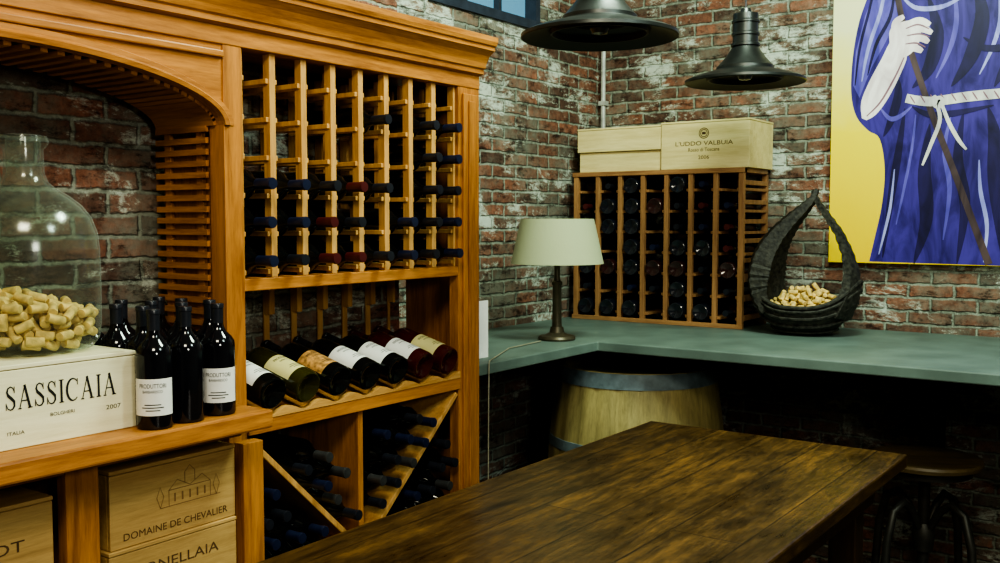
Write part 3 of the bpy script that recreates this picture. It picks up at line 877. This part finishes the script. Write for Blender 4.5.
for z, s in levels[1:5]:
    bk.part('woven_strand', MB().tube([Vector(bowlpt(2*math.pi*k/n, z, s*(1.022+.012*(-1)**k))) for k in range(n)], .006, 6, closed=True), wicker, smooth=True)
def arm(hp):
    q = MB(); vs = []; fs = []; K = 9
    # densify with ridges for woven look
    dense = []
    for i in range(len(hp)-1):
        for s in range(4):
            t = s/4; dense.append(tuple(hp[i][j]*(1-t)+hp[i+1][j]*t for j in range(4)))
    dense.append(hp[-1])
    for i, (x, z, w, tk) in enumerate(dense):
        a_ = dense[max(0, i-3)]; b_ = dense[min(len(dense)-1, i+3)]
        t = Vector((b_[0]-a_[0], b_[1]-a_[1])).normalized(); nn = Vector((-t.y, t.x))
        cen = Vector((.0, .22)); 
        if (cen-Vector((x, z))).dot(nn) < 0: nn = -nn
        rg = .0028 if i % 2 else 0
        w2 = w*(1.04 if i % 2 else 1)
        ring = []
        for k in range(K):
            u = -1+2*k/(K-1); curl = (u*u)*w*.30-rg
            ring.append((x+nn.x*curl, w2*u, z+nn.y*curl))
        for k in range(K-1, -1, -1):
            u = -1+2*k/(K-1); curl = (u*u)*w*.30+tk+rg
            ring.append((x+nn.x*curl, w2*u*.94, z+nn.y*curl))
        vs += ring
    R2 = 2*K
    for i in range(len(dense)-1):
        for k in range(R2): fs.append((i*R2+k, i*R2+(k+1) % R2, (i+1)*R2+(k+1) % R2, (i+1)*R2+k))
    fs += [tuple(range(R2)), tuple(len(vs)-R2+k for k in range(R2))]
    return q.add(vs, fs)
bk.part('curved_back', arm([(-.150, .06, .11, .03), (-.185, .12, .118, .050), (-.202, .18, .118, .062), (-.200, .24, .112, .068), (-.184, .30, .100, .066), (-.152, .355, .085, .058), (-.112, .40, .068, .048), (-.066, .44, .050, .037), (-.020, .475, .034, .027), (.017, .505, .020, .017), (.035, .535, .008, .008)]), wicker, smooth=True)
bk.part('handle_strap', arm([(.165, .06, .10, .02), (.190, .12, .092, .026), (.200, .18, .074, .028), (.192, .24, .056, .024), (.168, .31, .040, .019), (.133, .38, .028, .016), (.092, .435, .020, .014), (.054, .485, .015, .012), (.030, .530, .008, .009)]), wicker, smooth=True)
bc = Vector((1.05, -.30, SZ))
def inb(p):
    x, y, z = p-bc
    if z < .022: return False
    s = min(1, .45+.55*(z/.1)**.6)
    if z > .11: s = 1-(z-.11)*9
    return s > 0 and ((x-.01)/(.142*s))**2+(y/(.115*s))**2 < 1
corks(inb, ((bc.x-.17, bc.x+.17), (bc.y-.12, bc.y+.12), (SZ+.022, SZ+.19)), 260, 60000, 'corks in the wicker basket', 'used tan wine cork in the wicker basket',
      lambda p: p.z-(p.y)*.4, 108, keep=False)

# ------------------------------------------------------------ painting
PX0, PX1, PZ0, PZ1, PY = 1.054, 1.82, 1.326, 2.62, -.035
pt = Thing('wall_painting', 'unframed canvas painting of robed figure with rope belt and staff', 'painting', ((PX0+PX1)/2, PY, PZ0))
def pm(name, c1, c2, sc_=5, rough=.5, mz=1.0):
    m, nt, b = nmat(name)
    tc = N(nt, 'ShaderNodeTexCoord'); mp = N(nt, 'ShaderNodeMapping'); mp.inputs['Scale'].default_value = (3.4, 1, mz)
    no = N(nt, 'ShaderNodeTexNoise', i_Scale=sc_, i_Detail=4, i_Roughness=.55, i_Distortion=.8)
    nt.links.new(tc.outputs['Object'], mp.inputs[0]); nt.links.new(mp.outputs[0], no.inputs['Vector'])
    r = ramp(nt, [(.36, c1), (.64, c2)]); nt.links.new(no.outputs['Fac'], r.inputs['Fac'])
    nt.links.new(r.outputs['Color'], b.inputs['Base Color']); b.inputs['Roughness'].default_value = rough
    return m
def yellow_mat():   # canvas background colour: cream higher up, vivid yellow lower down
    m, nt, b = nmat('paint_yellow')
    tc = N(nt, 'ShaderNodeTexCoord'); sp = N(nt, 'ShaderNodeSeparateXYZ')
    no = N(nt, 'ShaderNodeTexNoise', i_Scale=7, i_Detail=5)
    nt.links.new(tc.outputs['Object'], sp.inputs[0]); nt.links.new(tc.outputs['Object'], no.inputs['Vector'])
    ad = N(nt, 'ShaderNodeMath', operation='MULTIPLY_ADD'); ad.inputs[1].default_value = .25
    nt.links.new(no.outputs['Fac'], ad.inputs[0]); nt.links.new(sp.outputs['Z'], ad.inputs[2])
    r = ramp(nt, [(.12, (.90, .62, 0)), (.62, (.92, .74, .02)), (.95, (.82, .78, .36)), (1.0, (.80, .78, .46))])
    nt.links.new(ad.outputs[0], r.inputs['Fac']); nt.links.new(r.outputs['Color'], b.inputs['Base Color'])
    b.inputs['Roughness'].default_value = .5
    return m
yel = yellow_mat(); yel2 = pm('paint_pale_yellow', (.78, .74, .36), (.84, .80, .46))
rob = pm('paint_robe_blue', (.018, .010, .12), (.070, .044, .32)); robl = pm('paint_robe_lavender', (.07, .055, .35), (.17, .14, .56))
robl2 = pm('paint_sleeve_lavender', (.22, .22, .60), (.42, .43, .78))
robd = pm('paint_robe_dark', (.006, .004, .038), (.020, .012, .10)); skin = pm('paint_skin', (.60, .50, .52), (.88, .82, .82))
rope = pm('paint_rope', (.42, .40, .42), (.72, .70, .66)); staff = pm('paint_staff', (.035, .02, .03), (.11, .07, .07)); skl = pm('paint_skin_line', (.2, .1, .14), (.3, .16, .2))
pt.part('canvas', MB().box(PX0, PX1, PY, -.003, PZ0, PZ1), yel, .002, world=True)
def pp(u, v):
    s = (u-828)/172
    return (PX0+(u-828)*.00352, PZ0+(263+3*s-v)*(.0039-.00036*s))
art = MB(); MATS = [rob, robl, robd, skin, rope, staff, skl, yel2, robl2]
lay = [0]
def poly_(pts, mi):
    lay[0] += 1
    y = PY-.0004-.00006*lay[0]
    P = [pp(*p) for p in pts]
    art.add([(min(max(x, PX0+.001), PX1-.001), y, min(max(z, PZ0+.001), PZ1-.001)) for x, z in P], [tuple(range(len(P)))], mi)
def smooth(pts, k=6):
    out = []; n = len(pts)
    for i in range(n-1):
        p0 = Vector(pts[max(i-1, 0)]); p1 = Vector(pts[i]); p2 = Vector(pts[i+1]); p3 = Vector(pts[min(i+2, n-1)])
        for j in range(k):
            t = j/k
            out.append(tuple(.5*((2*p1)+(p2-p0)*t+(2*p0-5*p1+4*p2-p3)*t*t+(3*p1-p0-3*p2+p3)*t**3)))
    out.append(tuple(pts[-1])); return out
def strk(pts, w0, w1, mi, mid=None):
    lay[0] += 1
    y = PY-.0004-.00006*lay[0]
    ps = smooth(pts); n = len(ps); P = [pp(*p) for p in ps]
    ws = []
    for i in range(n):
        t = i/(n-1); w = w0+(w1-w0)*t
        if mid is not None: w = mid*math.sin(math.pi*t)+w*(1-math.sin(math.pi*t))
        ws.append(w*.0036)
    v, f = strokegeo(P, ws)
    art.add([(min(max(a, PX0+.001), PX1-.001), y, min(max(b, PZ0+.001), PZ1-.001)) for a, b in v], f, mi)
body = [(905, -110), (880, -60), (868, -10), (856, 25), (850, 60), (849, 95), (855, 118), (868, 132), (880, 140), (886, 170), (884, 205), (878, 235), (872, 262)]
poly_(smooth(body, 4)+[(1044, 268), (1044, -50), (1020, -110)], 0)
poly_([(872, -5), (890, -5), (896, 20), (884, 45), (870, 70), (858, 100), (851, 88), (853, 55), (862, 20)], 1)
strk([(884, -20), (878, 15), (866, 52), (860, 84)], 2, 1, 8, 4)
strk([(874, -20), (866, 15), (857, 52), (853, 88)], 2, 1, 2, 3)
strk([(892, -10), (888, 20), (874, 48), (866, 78)], 1, 1, 2, 4)
for pts, w, mi in [
    ([(905, 110), (900, 150), (893, 200), (886, 258)], 8, 2), ([(916, 116), (913, 150), (906, 190), (899, 225)], 3, 1),
    ([(930, 125), (926, 170), (929, 220), (918, 264)], 14, 2), ([(950, 118), (945, 150), (951, 190), (946, 240)], 5, 1),
    ([(962, 112), (958, 160), (966, 205), (960, 264)], 11, 2), ([(978, 160), (980, 190), (987, 225), (985, 262)], 4, 8),
    ([(985, 108), (992, 140), (994, 190), (1004, 265)], 14, 2), ([(1006, 108), (1010, 140), (1014, 160), (1017, 190)], 5, 1),
    ([(1020, 100), (1026, 160), (1036, 220), (1040, 262)], 12, 2), ([(896, 170), (893, 205), (888, 230), (882, 255)], 3, 8),
    ([(925, 0), (935, 35), (928, 70), (912, 90)], 14, 2), ([(948, -20), (953, 20), (948, 50), (935, 80)], 5, 1),
    ([(968, -20), (977, 20), (967, 60), (950, 88)], 15, 2), ([(992, 0), (993, 25), (987, 50), (976, 76)], 4, 8),
    ([(1005, -30), (1010, 20), (1002, 60), (990, 88)], 12, 2), ([(895, 75), (898, 95), (892, 120), (884, 138)], 9, 2),
    ([(900, 2), (915, 12), (940, 10), (965, -4)], 5, 8), ([(960, 40), (980, 50), (1005, 48), (1030, 40)], 7, 2),
    ([(880, 110), (890, 120), (900, 118), (912, 108)], 5, 1), ([(912, 108), (930, 116), (955, 114), (990, 106)], 7, 2)]:
    strk(pts, 1, 1, mi, w)
poly_(smooth([(861, 120), (860, 104), (868, 84), (880, 62), (890, 44), (900, 50), (906, 58), (900, 76), (888, 100), (876, 116), (866, 122)], 4), 3)
strk([(866, 118), (880, 104), (894, 80), (903, 60)], 1, 1, 6, 2)
strk([(882, -90), (893, -10), (905, 40), (930, 110), (958, 180), (990, 264)], 5, 7, 5, 6)
poly_(smooth([(888, 46), (888, 34), (896, 27), (910, 24), (918, 30), (918, 44), (910, 56), (900, 60), (890, 54)], 4), 3)
for pts in ([(905, 28), (917, 24), (928, 28)], [(907, 35), (920, 32), (930, 36)], [(906, 43), (919, 41), (927, 45)], [(904, 51), (914, 51), (921, 54)], [(892, 36), (894, 26), (902, 20)]):
    strk(pts, 6, 4, 3, 7)
for pts in ([(904, 32), (916, 28), (927, 32)], [(905, 39), (918, 37), (928, 40)], [(904, 47), (915, 46), (924, 50)]):
    strk(pts, .8, .8, 6, 1.6)
strk([(906, 100), (930, 103), (965, 98), (1000, 94), (1044, 90)], 9, 8, 4, 10)
for k in range(14):
    u = 910+k*10; strk([(u, 97.5-k*.7), (u+5, 105-k*.7)], .8, .8, 6, 1.4)
strk([(934, 100), (940, 120), (932, 145), (924, 166)], 3, 2, 4, 4)
strk([(940, 102), (948, 122), (958, 140), (966, 150)], 3, 2, 4, 4)
strk([(932, 98), (938, 106), (944, 100)], 6, 6, 4, 9)
pt.part('painted_figure', art, MATS, world=True)
